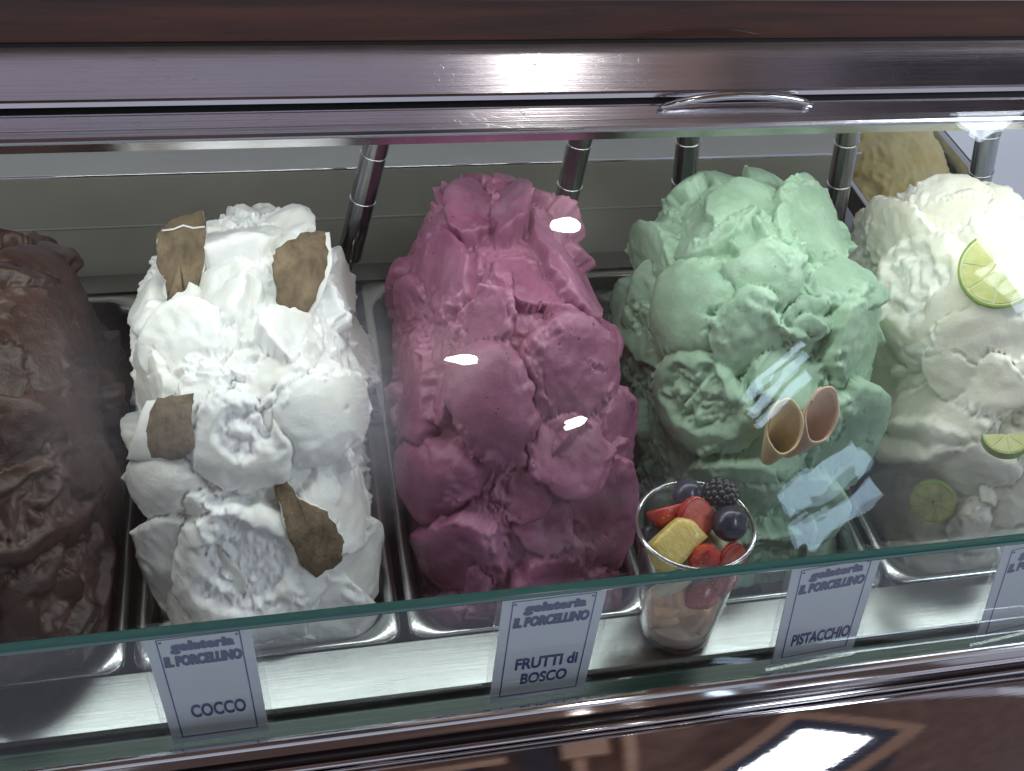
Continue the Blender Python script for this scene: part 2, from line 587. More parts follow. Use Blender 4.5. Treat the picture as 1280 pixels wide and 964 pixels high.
# the shop ceiling seen only in the polished steel and the glass
ceil = link('ceiling', box('ceiling', -4, 6, -0.04, 2.5, 2.30, 2.36), mottled('mauve_plaster', (0.58, 0.52, 0.55), (0.66, 0.60, 0.63), 1.5, 0.8, 0.0))
tag(ceil, kind='structure')
M_TAN = mottled('tan_wood', (0.44, 0.25, 0.15), (0.60, 0.38, 0.25), 6, 0.6, 0.1, 30, (0.3, 4, 4))
M_DARKWOOD = mottled('dark_wood', (0.015, 0.012, 0.02), (0.05, 0.035, 0.04), 6, 0.6, 0.1, 30)
M_BROWN = mottled('brown_plaster', (0.13, 0.07, 0.05), (0.24, 0.14, 0.10), 3, 0.8, 0.0)
ceil2 = link('ceiling', box('ceiling', -9, 16, -18, -0.05, 2.30, 2.36), M_BROWN)
tag(ceil2, kind='structure')
for (x0, x1, y0, y1, mt_) in ((0.97, 1.08, -0.03, 1.2, M_TAN), (1.17, 1.25, -0.03, 1.2, M_DARKWOOD), (1.45, 3.0, -0.03, 1.2, M_DARKWOOD),
                              (0.02, 0.26, -0.75, -0.12, M_DARKWOOD), (0.30, 0.60, -0.50, -0.10, M_TAN), (0.36, 0.44, -1.10, -0.52, M_TAN), (-0.9, -0.25, -1.6, -0.42, M_DARKWOOD), (0.70, 0.78, -1.4, -0.06, M_TAN),
                              (-4, -0.05, -0.40, -0.30, M_TAN), (-4, 6, -3.6, -3.35, M_TAN), (0.1, 0.7, -2.4, -1.3, M_DARKWOOD), (2.4, 3.6, -3.2, -1.3, M_DARKWOOD)):
    b_ = link('reflection_slab', box('reflection_slab', x0, x1, y0, y1, 2.18, 2.298), mt_)  # unseen slabs, added for the bands they mirror into the steel
    tag(b_, kind='structure')
# roof window frame, unseen, added round the fill light: dark reveal and tan border, mirrored in the front panel
SK = Vector((1.75, -0.85, 1.62))
zk = (SK - Vector((0.3, 0.12, 0.1))).normalized()
SKM = Matrix.Translation(SK) @ zk.to_track_quat('Z', 'Y').to_matrix().to_4x4()
for nm, w0, h0, w1, h1, zo, mt_ in (('roof_window_reveal', 0.38, 0.255, 0.56, 0.40, 0.03, plain('slate_reveal', (0.05, 0.06, 0.09), 0.6)), ('roof_window_border', 0.561, 0.401, 0.68, 0.52, 0.0, M_TAN)):
    v = []
    for (w, h, z) in ((w0, h0, zo + 0.02), (w1, h1, zo), (w1, h1, zo + 0.08), (w0, h0, zo + 0.08)):
        v += [(-w, -h, z), (w, -h, z), (w, h, z), (-w, h, z)]
    f = []
    for i in range(4):
        for k in range(4):
            f.append((i * 4 + k, i * 4 + (k + 1) % 4, ((i + 1) % 4) * 4 + (k + 1) % 4, ((i + 1) % 4) * 4 + k))
    o = link(nm, me(nm, v, f), mt_)
    o.matrix_world = SKM
    tag(o, kind='structure')

for (x0, x1, y0, y1) in ((-0.05, -0.02, -0.255, 0.255), (-0.38, 0.38, 0.06, 0.085), (0.20, 0.215, -0.255, 0.255)):
    o = link('roof_window_bar', box('roof_window_bar', x0, x1, y0, y1, -0.05, -0.02), M_DARKWOOD)
    o.matrix_world = SKM
    tag(o, kind='structure')
# ------------------------------------------------------------------ pans
M_PAN = steel_mat('pan_steel', (0.56, 0.57, 0.57), 0.28, False, 0.1)
PITCH_X = 0.17


def rrect(hx, y0, y1, r, z, seg=8):
    o = []
    for cx, cy, a0 in ((hx - r, y1 - r, 0), (-hx + r, y1 - r, 90), (-hx + r, y0 + r, 180), (hx - r, y0 + r, 270)):
        for k in range(seg + 1):
            a = math.radians(a0 + 90 * k / seg)
            o.append((cx + r * math.cos(a), cy + r * math.sin(a), z))
    return o


def pan_mesh(rough_edge=False):
    loops = [rrect(0.0825, 0.0010, 0.3605, 0.012, -0.003), rrect(0.0825, 0.0010, 0.3605, 0.012, 0.0005), rrect(0.0815, 0.0020, 0.3595, 0.012, 0.0018),
             rrect(0.0755, 0.0055, 0.3525, 0.030, 0.0018), rrect(0.0740, 0.0065, 0.3510, 0.030, 0.0), rrect(0.0725, 0.0075, 0.3495, 0.030, -0.03),
             rrect(0.0700, 0.012, 0.347, 0.030, -0.148), rrect(0.06, 0.025, 0.337, 0.026, -0.15)]
    n = len(loops[0])
    v = [p for l in loops for p in l]
    f = []
    for i in range(len(loops) - 1):
        for k in range(n):
            f.append((i * n + k, i * n + (k + 1) % n, (i + 1) * n + (k + 1) % n, (i + 1) * n + k))
    f.append(tuple(range((len(loops) - 1) * n, len(loops) * n)))
    return me('gelato_pan', v, f)


PM = pan_mesh()
PANS = [(-0.085, 'steel pan holding the chocolate gelato'), (0.085, 'steel pan holding the white coconut gelato'), (0.255, 'steel pan holding the purple berry gelato'),
        (0.425, 'steel pan holding the green pistachio gelato'), (0.595, 'steel pan holding the pale lemon gelato with lime')]
for x, lab in PANS:
    o = link('gelato_pan', PM, M_PAN, None, (x, 0, 0), True)
    tag(o, lab, 'pan', 'gelato pans in a row')
o = link('gelato_pan', PM, M_PAN, None, (0.80, 0.44, -0.03), True)
tag(o, 'steel pan in the back row holding yellow gelato', 'pan', 'gelato pans in a row')

# ------------------------------------------------------------------ gelato
LOBES = {}
LOBES['chocolate'] = [
    (0.0244, 0.2343, 0.1422, 37.1, 40.6, -25, 8, 3), (0.0528, 0.1905, 0.1267, 36.7, 56.1, 25, 8, 2), (0.0432, 0.1397, 0.1363, 31.2, 61.5, 10, 8, 2), (0.0643, 0.1222, 0.1038, 37.9, 57.0, 5, 8, 0),
    (0.0517, 0.0542, 0.0962, 89.6, 30.3, 15, 13, 10), (0.0605, 0.0339, 0.0396, 60.4, 44.6, -15, 12, 10), (0.0356, 0.0155, 0.0715, 40.3, 36.8, 20, 9, 3), (0.0691, 0.0838, 0.0728, 47.0, 37.2, 0, 7, 0),
    (0.0376, 0.0781, 0.1266, 33.6, 32.1, 0, 8, 2), (0.0434, 0.005, 0.0228, 58.3, 22.8, 0, 7, 2),
]
LOBES['coconut'] = [
    (-0.006, 0.2279, 0.1563, 34.0, 29.4, 10, 10, 4), (0.0231, 0.2379, 0.154, 23.6, 35.2, -30, 10, 3), (0.0675, 0.2298, 0.112, 23.2, 64.8, -15, 9, 2), (-0.0656, 0.2357, 0.1156, 18.7, 88.4, 0, 8, 2),
    (-0.0356, 0.137, 0.1479, 33.9, 23.8, 15, 10, 3), (-0.016, 0.167, 0.1561, 21.0, 27.4, 0, 8, 4), (0.0498, 0.0952, 0.1191, 46.3, 33.2, 10, 14, 2), (-0.0056, 0.0754, 0.118, 35.0, 32.5, -35, 13, 10),
    (-0.0556, 0.0747, 0.0887, 33.7, 25.0, 20, 14, 2), (-0.0077, 0.0361, 0.0431, 48.3, 49.2, 0, 15, 10), (0.0585, 0.0675, 0.0697, 38.2, 32.6, 0, 6, 2), (-0.0537, 0.0514, 0.0428, 27.0, 35.5, -15, 8, 3),
    (0.037, 0.0329, 0.0139, 37.4, 26.1, -25, 10, 3), (-0.037, 0.0289, -0.0029, 43.7, 19.1, 0, 8, 3), (0.0408, 0.1308, 0.1438, 37.4, 25.3, -30, 8, 4), (0.0108, 0.1111, 0.1439, 25.4, 23.1, 20, 7, 3),
    (0.0567, 0.0498, 0.0263, 35.7, 33.1, 0, 7, 2), (-0.0628, 0.1247, 0.1173, 26.3, 33.7, 0, 7, 0), (0.0127, 0.0233, -0.008, 33.4, 16.6, 0, 7, 2), (0.0768, 0.2019, 0.075, 21.4, 54.7, 0, 7, 1),
]
LOBES['berry'] = [
    (-0.0553, 0.1814, 0.1521, 30.3, 39.9, 20, 9, 3), (-0.0181, 0.2305, 0.175, 22.4, 40.1, -20, 9, 3), (0.0083, 0.2291, 0.1761, 14.9, 51.5, -15, 12, 2), (0.0482, 0.2492, 0.1547, 27.7, 31.7, -10, 9, 2),
    (0.0444, 0.1762, 0.1635, 30.5, 50.5, 15, 9, -2), (0.0052, 0.1509, 0.1724, 29.0, 21.6, -20, 6, -4), (-0.032, 0.1246, 0.1586, 26.5, 22.4, 25, 11, 4), (-0.0292, 0.0818, 0.1293, 29.9, 45.6, 8, 14, 4),
    (0.0281, 0.0916, 0.1389, 38.7, 39.4, -25, 10, 4), (0.021, 0.0602, 0.1057, 32.3, 31.9, 10, 9, 3), (-0.068, 0.0788, 0.0667, 45.0, 27.2, 15, 13, 3), (-0.0753, 0.1377, 0.0957, 30.0, 54.5, 5, 7, 0),
    (-0.0564, 0.0451, 0.0314, 41.9, 27.2, 20, 9, 3), (0.0452, 0.0449, 0.058, 33.7, 40.0, 0, 9, 2), (0.0151, 0.0234, 0.0268, 38.8, 27.7, 10, 8, 3), (-0.0421, 0.0216, -0.007, 45.0, 22.5, 5, 7, 2),
    (0.0449, 0.1136, 0.1445, 26.4, 21.2, 0, 6, 0), (-0.0125, 0.045, 0.0817, 20.4, 18.1, 30, 6, 0), (0.0658, 0.0875, 0.0873, 35.8, 32.5, 0, 7, 0), (0.0121, 0.0128, -0.009, 34.1, 19.0, 0, 6, 0),
]
LOBES['pistachio'] = [
    (-0.069, 0.1482, 0.1396, 41.8, 40.2, 0, 13, 2), (-0.0332, 0.1337, 0.1672, 39.2, 24.9, 20, 12, 5), (-0.045, 0.2019, 0.1732, 32.8, 34.8, 25, 6, 2), (-0.0133, 0.188, 0.1817, 34.7, 38.7, -10, 11, 2),
    (0.0326, 0.189, 0.1787, 33.2, 51.2, -30, 11, 2), (-0.0334, 0.1066, 0.1461, 31.3, 32.4, 0, 8, 5), (0.0382, 0.1373, 0.1671, 33.2, 27.6, -15, 9, 3), (0.0443, 0.1043, 0.1379, 27.8, 37.6, 0, 11, 2),
    (-0.0679, 0.098, 0.0948, 45.2, 36.8, -30, 13, 10), (-0.0217, 0.0683, 0.0812, 33.7, 30.8, 0, 6, 2), (0.0415, 0.0701, 0.0752, 31.3, 51.7, 0, 10, 2), (-0.0412, 0.0602, 0.0425, 36.4, 34.2, 20, 8, 3),
    (0.0116, 0.0521, 0.0262, 36.2, 34.6, 0, 8, 3), (-0.0749, 0.2107, 0.1287, 27.3, 47.4, 0, 7, 2), (-0.0836, 0.1973, 0.0868, 20.8, 64.1, 0, 6, 0), (0.0079, 0.1371, 0.1723, 20.4, 25.9, 0, 8, 2),
    (-0.0092, 0.0893, 0.1272, 27.8, 24.8, -20, 7, 3), (-0.0127, 0.0446, -0.0068, 54.6, 25.4, 0, 8, 2), (0.003, 0.1118, 0.1552, 19.0, 19.8, 0, 6, 0),
]
LOBES['lemon'] = [
    (-0.0561, 0.1454, 0.1379, 49.0, 54.3, -10, 14, 10), (-0.0259, 0.1837, 0.1813, 39.3, 43.2, 0, 7, 2), (-0.0372, 0.0772, 0.1412, 49.7, 41.1, 20, 9, 3), (-0.0568, 0.0759, 0.091, 70.8, 28.4, 35, 12, 4),
    (-0.0571, 0.0619, 0.0589, 60.9, 34.4, 15, 9, 3), (-0.0301, 0.03, 0.0718, 37.8, 41.3, 0, 8, 2), (-0.0512, 0.2025, 0.1471, 27.6, 57.0, 0, 8, 2), (-0.0166, 0.1273, 0.1818, 30.1, 49.0, 0, 8, 2),
    (-0.0462, 0.0741, 0.122, 36.6, 26.0, 0, 8, 0), (-0.0527, 0.0441, 0.0032, 59.9, 37.1, 0, 8, 2), (-0.0134, 0.0149, 0.0258, 37.7, 32.2, 0, 7, 0), (-0.0688, 0.123, 0.076, 49.8, 44.1, 0, 7, 0),
]

MOUND = {'chocolate': (-.086, .079, .165, .150, .152, .020, 2.6), 'coconut': (.083, .080, .134, .157, .159, .037, 3.0),
         'berry': (.258, .083, .138, .177, .153, .050, 2.7), 'pistachio': (.443, .087, .112, .182, .158, .041, 3.0),
         'lemon': (.607, .074, .148, .188, .160, .010, 2.4)}


def dirs(n):
    g = np.tan(np.linspace(-1, 1, n) * math.pi / 4)
    zl = g[g > -0.24]
    D, Fq = [], []
    off = 0

    def grid(A, B, fn, flip):
        nonlocal off
        a, b = np.meshgrid(A, B, indexing='ij')
        D.append(fn(a.ravel(), b.ravel()))
        na, nb = len(A), len(B)
        idx = off + np.arange(na * nb).reshape(na, nb)
        q = np.stack([idx[:-1, :-1], idx[1:, :-1], idx[1:, 1:], idx[:-1, 1:]], -1).reshape(-1, 4)
        Fq.append(q[:, ::-1] if flip else q)
        off += na * nb
    one = lambda a: np.ones_like(a)
    grid(g, g, lambda a, b: np.stack([a, b, one(a)], 1), False)
    grid(g, zl, lambda a, b: np.stack([one(a), a, b], 1), False)
    grid(g, zl, lambda a, b: np.stack([-one(a), a, b], 1), True)
    grid(g, zl, lambda a, b: np.stack([a, one(a), b], 1), True)
    grid(g, zl, lambda a, b: np.stack([a, -one(a), b], 1), False)
    D = np.concatenate(D)
    Fq = np.concatenate(Fq)
    key = np.round(D, 5)
    _, first, inv = np.unique(key, axis=0, return_index=True, return_inverse=True)
    D = D[first]
    Fq = inv.ravel()[Fq]
    return D / np.linalg.norm(D, axis=1)[:, None], Fq


def mound(kind, n, seed, crumb=1.0, crumble=0.0):
    xc, a, b, h, yc, sh, p = MOUND[kind]
    u, Fq = dirs(n)
    s = u / ((np.abs(u) ** p).sum(1) ** (1 / p))[:, None]
    P = np.stack([a * s[:, 0], yc + b * s[:, 1] + sh * s[:, 2], h * s[:, 2]], 1)
    g = np.sign(s) * np.abs(s) ** (p - 1)
    Nn = np.stack([g[:, 0] / a, g[:, 1] / b, (g[:, 2] - sh / b * g[:, 1]) / h], 1)
    Nn /= np.linalg.norm(Nn, axis=1)[:, None]
    r = np.random.default_rng(seed)
    lobes = [(l[0], l[1], l[2], l[3], l[4], l[5], l[6], l[7], 1) for l in LOBES[kind]]
    for _ in range(45):
        i = r.integers(len(P))
        lobes.append((*P[i], r.uniform(13, 26), r.uniform(15, 30), r.uniform(-60, 60), r.uniform(2, 5.5), r.uniform(0, 3), 0))
    W = P + 0.0080 * np.stack([fbm(P * 34, seed + 11 * k, 3) for k in range(3)], 1) + 0.0022 * np.stack([pnoise(P * 170, seed + 50 + 7 * k) for k in range(3)], 1)
    base = 0.003 * fbm(P * 30, seed + 3, 3)
    t1 = base.copy()
    t2 = np.full(len(P), -0.01)
    rim = np.zeros(len(P))
    broken = np.zeros(len(P))
    for (x, y, z, r1, r2, rot, H, ti, hand) in lobes:
        c = np.array([x, y, z])
        i = ((P - c) ** 2).sum(1).argmin()
        nn = Nn[i]
        e1 = np.array([1.0, 0, 0]) - nn[0] * nn
        e1 /= np.linalg.norm(e1)
        e2 = np.cross(nn, e1)
        if e2[1] + e2[2] < 0:
            e2 = -e2
        ca, sa = math.cos(math.radians(rot)), math.sin(math.radians(rot))
        f1, f2 = ca * e1 + sa * e2, -sa * e1 + ca * e2
        d = W - c
        r1, r2, H, ti = r1 / 1000, r2 / 1000, H / 1000, ti / 1000
        ss, tt, ww = d @ f1, d @ f2, d @ nn
        rho = np.sqrt((ss / r1) ** 2 + (tt / r2) ** 2 + (ww / (1.1 * min(r1, r2) + 0.01)) ** 2)
        ins = rho < 1
        rr = np.clip(rho, 0, 1)
        if ti > 0.009:                              # curled scoop: thick smooth rim round a broken middle
            bro = sstep(0.62, 0.44, np.sqrt((ss / r1) ** 2 + (tt / r2 - 0.22) ** 2) + 0.30 * pnoise(P * 70, seed + 31))
            hh = H * 1.25 * (1 - rr ** 4) ** 0.5 - bro * (0.007 + 0.004 * tt / r2) + 0.003 * tt / r2
        elif hand and H > 0.0125:                     # plump ball
            hh = H * 1.35 * (1 - rr ** 2.8) ** 0.5 + 1.2 * ti * (tt / r2) * (1 - rr ** 8)
        else:                                       # paddled slab: flat or hollow face, one lip raised
            ld = r.uniform(-math.pi, math.pi)
            side = math.cos(ld) * tt / r2 + math.sin(ld) * ss / r1
            hol = r.uniform(0.0, 0.55)
            hh = (H * 1.25 * (1 - hol + hol * rr ** 2) + (0.0100 + 1.2 * ti) * side) * (1 - rr ** 9) ** 0.6
            hh = hh + 0.0016 * np.exp(-((rr - 0.90) / 0.05) ** 2)
        hh = np.where(ins, hh, -0.01)
        bro = bro if ti > 0.009 else 0.0
        up_ = hh > t1
        broken = np.where(up_, bro, broken)
        t2 = np.where(up_, t1, np.maximum(t2, hh))
        rim = np.where(up_, rr, rim)
        t1 = np.where(up_, hh, t1)
    crease = np.exp(-np.clip(t1 - t2, 0, 1) / 0.0016)
    edge = sstep(0.78, 0.97, rim)
    low = sstep(0.0045, 0.0005, t1)
    patch = sstep(0.10, 0.42, fbm(P * 24, seed + 77, 3) + crumble)
    torn = np.clip(np.maximum(np.maximum(0.55 * crease, 0.6 * edge), low) * (0.30 + 0.7 * patch) + 0.55 * patch * (rim > 0.6) + 0.9 * broken, 0, 1)
    wq = P * 95 + 1.2 * np.stack([pnoise(P * 60, seed + 60 + q) for q in range(3)], 1)
    bil = 2.4 * np.abs(pnoise(wq, seed + 5)) - 0.35
    bil2 = 2.2 * np.abs(pnoise(P * 230, seed + 6)) - 0.3
    hole = sstep(0.22, 0.5, pnoise(wq * 0.9 + 9, seed + 8))
    bil = bil - 1.1 * hole
    disp = t1 + crumb * torn * (0.0050 * bil + 0.0022 * bil2) + 0.0012 * fbm(P * 45, seed + 9, 2)
    pit = sstep(0.42, 0.62, pnoise(P * 190, seed + 21)) * sstep(0.05, 0.3, pnoise(P * 30, seed + 22))
    disp -= 0.0022 * pit
    disp -= 0.0042 * np.exp(-np.clip(t1 - t2, 0, 1) / 0.0013) * sstep(0.55, 0.85, rim)
    disp -= 0.0065
    Q = P + Nn * disp[:, None]
    if kind == 'berry':
        Q[:, 0] *= 1 - 0.10 * np.clip(Q[:, 2] / h, 0, 1) ** 3
    # squeeze into the pan near the rim
    k = sstep(0.035, -0.002, Q[:, 2])
    Q[:, 0] = Q[:, 0] + xc
    pc = {'chocolate': -.085, 'coconut': .085, 'berry': .255, 'pistachio': .425, 'lemon': .595}[kind]
    fl = {'chocolate': 0.012, 'coconut': 0.020, 'berry': 0.018}.get(kind, 0.0)
    Q[:, 1] -= fl * sstep(0.075, 0.0, Q[:, 2]) * sstep(0.14, 0.04, Q[:, 1])
    lx = Q[:, 0] - pc
    lim = 0.0715
    Q[:, 0] = pc + lx * (1 - k) + k * np.clip(lx, -lim, lim)
    Q[:, 1] = Q[:, 1] * (1 - k) + k * np.clip(Q[:, 1], 0.0085, 0.346)
    d = bpy.data.meshes.new('gelato_mound')
    d.vertices.add(len(Q))
    d.vertices.foreach_set('co', Q.astype(np.float32).ravel())
    d.loops.add(Fq.size)
    d.loops.foreach_set('vertex_index', Fq.astype(np.int32).ravel())
    d.polygons.add(len(Fq))
    d.polygons.foreach_set('loop_start', np.arange(0, Fq.size, 4, dtype=np.int32))
    d.polygons.foreach_set('use_smooth', np.ones(len(Fq), bool))
    at = d.attributes.new('torn', 'FLOAT', 'POINT')
    at.data.foreach_set('value', torn.astype(np.float32))
    d.update(calc_edges=True)
    d.validate()
    return d


G_MAT = {
    'chocolate': gelato_mat('chocolate_gelato', (0.026, 0.010, 0.007), (0.060, 0.026, 0.018), None, 0.08, 0.34),
    'coconut': gelato_mat('coconut_gelato', (0.80, 0.79, 0.73), (0.90, 0.90, 0.88), None, 0.3, 0.45),
    'berry': gelato_mat('berry_gelato', (0.190, 0.050, 0.108), (0.325, 0.122, 0.205), (0.07, 0.012, 0.035), 0.2, 0.36, 0.70),
    'pistachio': gelato_mat('pistachio_gelato', (0.27, 0.405, 0.285), (0.375, 0.535, 0.39), (0.22, 0.30, 0.16), 0.25, 0.5, 0.72),
    'lemon': gelato_mat('lemon_gelato', (0.83, 0.81, 0.68), (0.90, 0.89, 0.79), None, 0.3, 0.42),
}
for kind, n, seed, cr, cb, lab in (
        ('chocolate', 150, 21, 0.9, -0.05, 'tall heap of dark brown chocolate gelato, beside the white heap with coconut shell'),
        ('coconut', 200, 4, 1.3, 0.10, 'tall heap of white coconut gelato with brown shell pieces stuck in'),
        ('berry', 215, 8, 1.15, 0.05, 'tall heap of purple pink berry gelato between white and green heaps'),
        ('pistachio', 200, 15, 1.2, 0.06, 'tall heap of pale green pistachio gelato with two wafers stuck in'),
        ('lemon', 160, 30, 1.0, 0.08, 'tall heap of pale cream lemon gelato with lime slices')):
    o = link('gelato_mound', mound(kind, n, seed, cr, cb), G_MAT[kind])
    tag(o, lab, 'gelato', 'gelato heaps in the display case')
# yellow gelato in the back row
LOBES['yellow'] = [(0.0, 0.12, 0.05, 50, 50, 10, 9, 3), (0.03, 0.2, 0.07, 40, 50, -20, 9, 2), (-0.04, 0.18, 0.06, 36, 44, 30, 8, 2)]
MOUND['yellow'] = (.79, .066, .15, .085, .17, .03, 2.2)
_m = MOUND['yellow']
PCX = 0.79


def yellow_mound():
    xc, a, b, h, yc, sh, p = MOUND['yellow']
    u, Fq = dirs(70)
    P = np.stack([a * u[:, 0], yc + b * u[:, 1] + sh * u[:, 2], h * u[:, 2]], 1)
    dsp = 0.010 * (1 - 2 * np.abs(fbm(P * 22, 91, 3))) + 0.003 * (1 - 2 * np.abs(pnoise(P * 110, 92)))
    Q = P + u * dsp[:, None]
    d = me('gelato_mound', Q, [tuple(f) for f in Fq.tolist()])
    return d


o = link('gelato_mound', yellow_mound(), gelato_mat('yellow_gelato', (0.90, 0.74, 0.32), (0.95, 0.84, 0.48)), None, (0.80, 0.44, -0.085), True)
tag(o, 'small yellow gelato heap in the back row beyond the lime topped heap', 'gelato', 'gelato heaps in the display case')

# ------------------------------------------------------------------ toppings
M_SHELL = mottled('coconut_shell', (0.085, 0.058, 0.034), (0.27, 0.20, 0.125), 48, 0.85, 1.0, 110, (1.35, 1, 1), 0.003)
M_FLESH = mottled('coconut_flesh', (0.78, 0.76, 0.72), (0.86, 0.85, 0.82), 60, 0.5, 0.2)


def frame(P, e1, n):
    e1 = Vector(e1).normalized()
    n = Vector(n).normalized()
    e1 = (e1 - n * e1.dot(n)).normalized()
    e2 = n.cross(e1)
    M4 = Matrix.Identity(4)
    for i in range(3):
        M4[i][0], M4[i][1], M4[i][2], M4[i][3] = e1[i], e2[i], n[i], P[i]
    return M4


def plate(name, outline, z0, z1, bulge, seed, shrink=1.0, jag=0.7, sub_=5):
    """irregular curved plate between heights z0 and z1, outline in mm"""
    pts = np.array(outline, float) / 1000 * shrink
    r = np.random.default_rng(seed)
    fine = []
    for i in range(len(pts)):
        a, b = pts[i], pts[(i + 1) % len(pts)]
        for k in range(sub_):
            q = a + (b - a) * k / sub_
            fine.append(q + (r.normal(size=2) * jag / 1000 if k else 0))
    fine = np.array(fine)
    c = fine.mean(0)
    n = len(fine)
    R = np.abs(fine - c).max()
    rings = [1.0, 0.96, 0.8, 0.6, 0.4, 0.2]
    verts, faces = [], []

    def zz(q):
        d2 = ((q - c) ** 2).sum() / R ** 2
        return -bulge * d2 + 0.0006 * float(pnoise(np.array([[q[0] * 120, q[1] * 120, seed]]))[0])
    for side in (0, 1):
        for ri, s in enumerate(rings):
            for q in fine:
                w = c + (q - c) * s
                verts.append((w[0], w[1], zz(w) + (z1 if side == 0 else z0) - (0.0006 if (ri == 0 and side == 0) else 0)))
        verts.append((c[0], c[1], zz(c) + (z1 if side == 0 else z0)))
    per = len(rings) * n + 1
    for side in (0, 1):
        o = side * per
        for ri in range(len(rings) - 1):
            for k in range(n):
                f = (o + ri * n + k, o + ri * n + (k + 1) % n, o + (ri + 1) * n + (k + 1) % n, o + (ri + 1) * n + k)
                faces.append(f if side == 0 else f[::-1])
        for k in range(n):
            f = (o + (len(rings) - 1) * n + k, o + (len(rings) - 1) * n + (k + 1) % n, o + per - 1)
            faces.append(f if side == 0 else f[::-1])
    for k in range(n):
        faces.append((k, per + k, per + (k + 1) % n, (k + 1) % n))
    return me(name, verts, faces)


SHELLS = [
    ((0.0428, 0.199, 0.1641), (0.995, -0.097, -0.016), (-0.051, -0.649, 0.759), [(-12.6, 13.9), (-3.0, 24.6), (14.2, 32.5), (18.0, 15.9), (17.5, -4.8), (13.1, -30.7), (3.3, -33.0), (-5.6, -28.6), (-5.4, -15.7), (-11.0, -8.2)],
     'brown coconut shell piece with a pale crack across its top end', (0.0, 0.0)),
    ((0.1211, 0.1748, 0.1673), (0.991, -0.006, -0.133), (0.099, -0.635, 0.766), [(-18.5, 0.0), (-16.8, 13.0), (2.9, 26.3), (14.5, 28.2), (15.9, 4.8), (8.8, -18.9), (-0.8, -38.3), (-7.4, -32.5), (-16.0, -20.2)],
     'brown coconut shell wedge pointing down, white flesh along its side edge', (3.4, 0.4)),
    ((0.0313, 0.0826, 0.1281), (0.961, -0.236, 0.145), (-0.267, -0.644, 0.717), [(-2.8, 18.4), (17.8, 21.2), (18.5, 7.6), (20.6, -11.0), (11.1, -18.0), (-17.8, -16.7), (-8.3, -1.7)],
     'reddish brown coconut shell piece with wide white flesh rim facing the chocolate', (-7.5, -1.5)),
    ((0.1159, 0.0353, 0.0733), (0.991, 0.076, -0.113), (0.129, -0.789, 0.6), [(-21.3, 30.9), (-14.2, 34.3), (-7.4, 23.5), (9.2, 14.8), (19.6, -6.1), (18.3, -18.6), (2.5, -28.1), (-8.4, -16.0), (-15.0, 2.0)],
     'leaf shaped brown coconut shell piece low on the white heap above its name card', (0.0, 0.0))]
for i, (P, e1, n, ol, lab, fo) in enumerate(SHELLS):
    t = empty('coconut_shell_piece')
    t.matrix_world = frame(P, e1, n)
    tag(t, lab, 'coconut shell', 'coconut shell pieces stuck in the white heap')
    link('shell', plate('shell', ol, 0.0, 0.0022, 0.009, 40 + i), M_SHELL, t, None, True)
    f = link('flesh', plate('flesh', ol, -0.0065, -0.0003, 0.009, 60 + i, 1.0, 0.4), M_FLESH, t, (fo[0] / 1000, fo[1] / 1000, 0), True)
    if i in (0, 3):
        ln = [(-9, 16), (-2, 17), (4, 20), (10, 18.5), (17, 20)] if i == 0 else [(-17, 12), (-12, 16), (-9, 22)]
        link('crack', tube('crack', [(x / 1000, y / 1000, 0.0022 - 0.009 * ((x * x + y * y) / 35 ** 2)) for x, y in ln], 0.0007, 6), M_FLESH, t, None, True)

M_RIND = mottled('lime_rind', (0.16, 0.27, 0.03), (0.30, 0.42, 0.06), 90, 0.35, 0.3, 300, (1, 1, 1), 0.0006)
M_PITH = plain('lime_pith', (0.74, 0.78, 0.48), 0.5, sss=0.2)
M_PULP = mottled('lime_pulp', (0.52, 0.56, 0.18), (0.70, 0.72, 0.34), 120, 0.25, 0.3, 300, coat=0.4, sss=0.2)


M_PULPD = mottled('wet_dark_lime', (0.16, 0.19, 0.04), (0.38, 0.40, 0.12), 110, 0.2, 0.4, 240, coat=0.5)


def lime(P, e1, n, R, full, rot, lab, thick_=0.0075, dark=False):
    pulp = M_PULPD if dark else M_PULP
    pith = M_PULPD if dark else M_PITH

    t = empty('lime_slice')
    t.matrix_world = frame(P, e1, n) @ Matrix.Rotation(math.radians(rot), 4, 'Z')
    tag(t, lab, 'lime slice', 'lime slices stuck in the pale heap')
    span = 2 * math.pi if full else math.pi
    seg = 48 if full else 28

    def sector(name, ri, ro, z0, z1, a0, a1, k):
        v, f = [], []
        for j in range(k + 1):
            a = a0 + (a1 - a0) * j / k
            for r_, z_ in ((ri, z0), (ro, z0), (ro, z1), (ri, z1)):
                v.append((r_ * math.cos(a), r_ * math.sin(a), z_))
        for j in range(k):
            for q in range(4):
                f.append((j * 4 + q, j * 4 + (q + 1) % 4, (j + 1) * 4 + (q + 1) % 4, (j + 1) * 4 + q))
        f.append((0, 3, 2, 1))
        f.append((k * 4, k * 4 + 1, k * 4 + 2, k * 4 + 3))
        return me(name, v, f)
    link('rind', sector('rind', R * 0.95, R, -thick_ / 2, thick_ / 2, 0, span, seg), M_RIND, t)
    link('pith', sector('pith', R * 0.06, R * 0.949, -thick_ / 2 + 0.0004, thick_ / 2 - 0.0004, 0, span, seg), pith, t)
    ns = 8 if full else 4
    for j in range(ns):
        a0 = span * (j + 0.04) / ns
        a1 = span * (j + 0.96) / ns
        link('segment', sector('segment', R * 0.13, R * 0.90, -thick_ / 2, thick_ / 2 + 0.0001, a0, a1, 6), pulp, t)
    return t


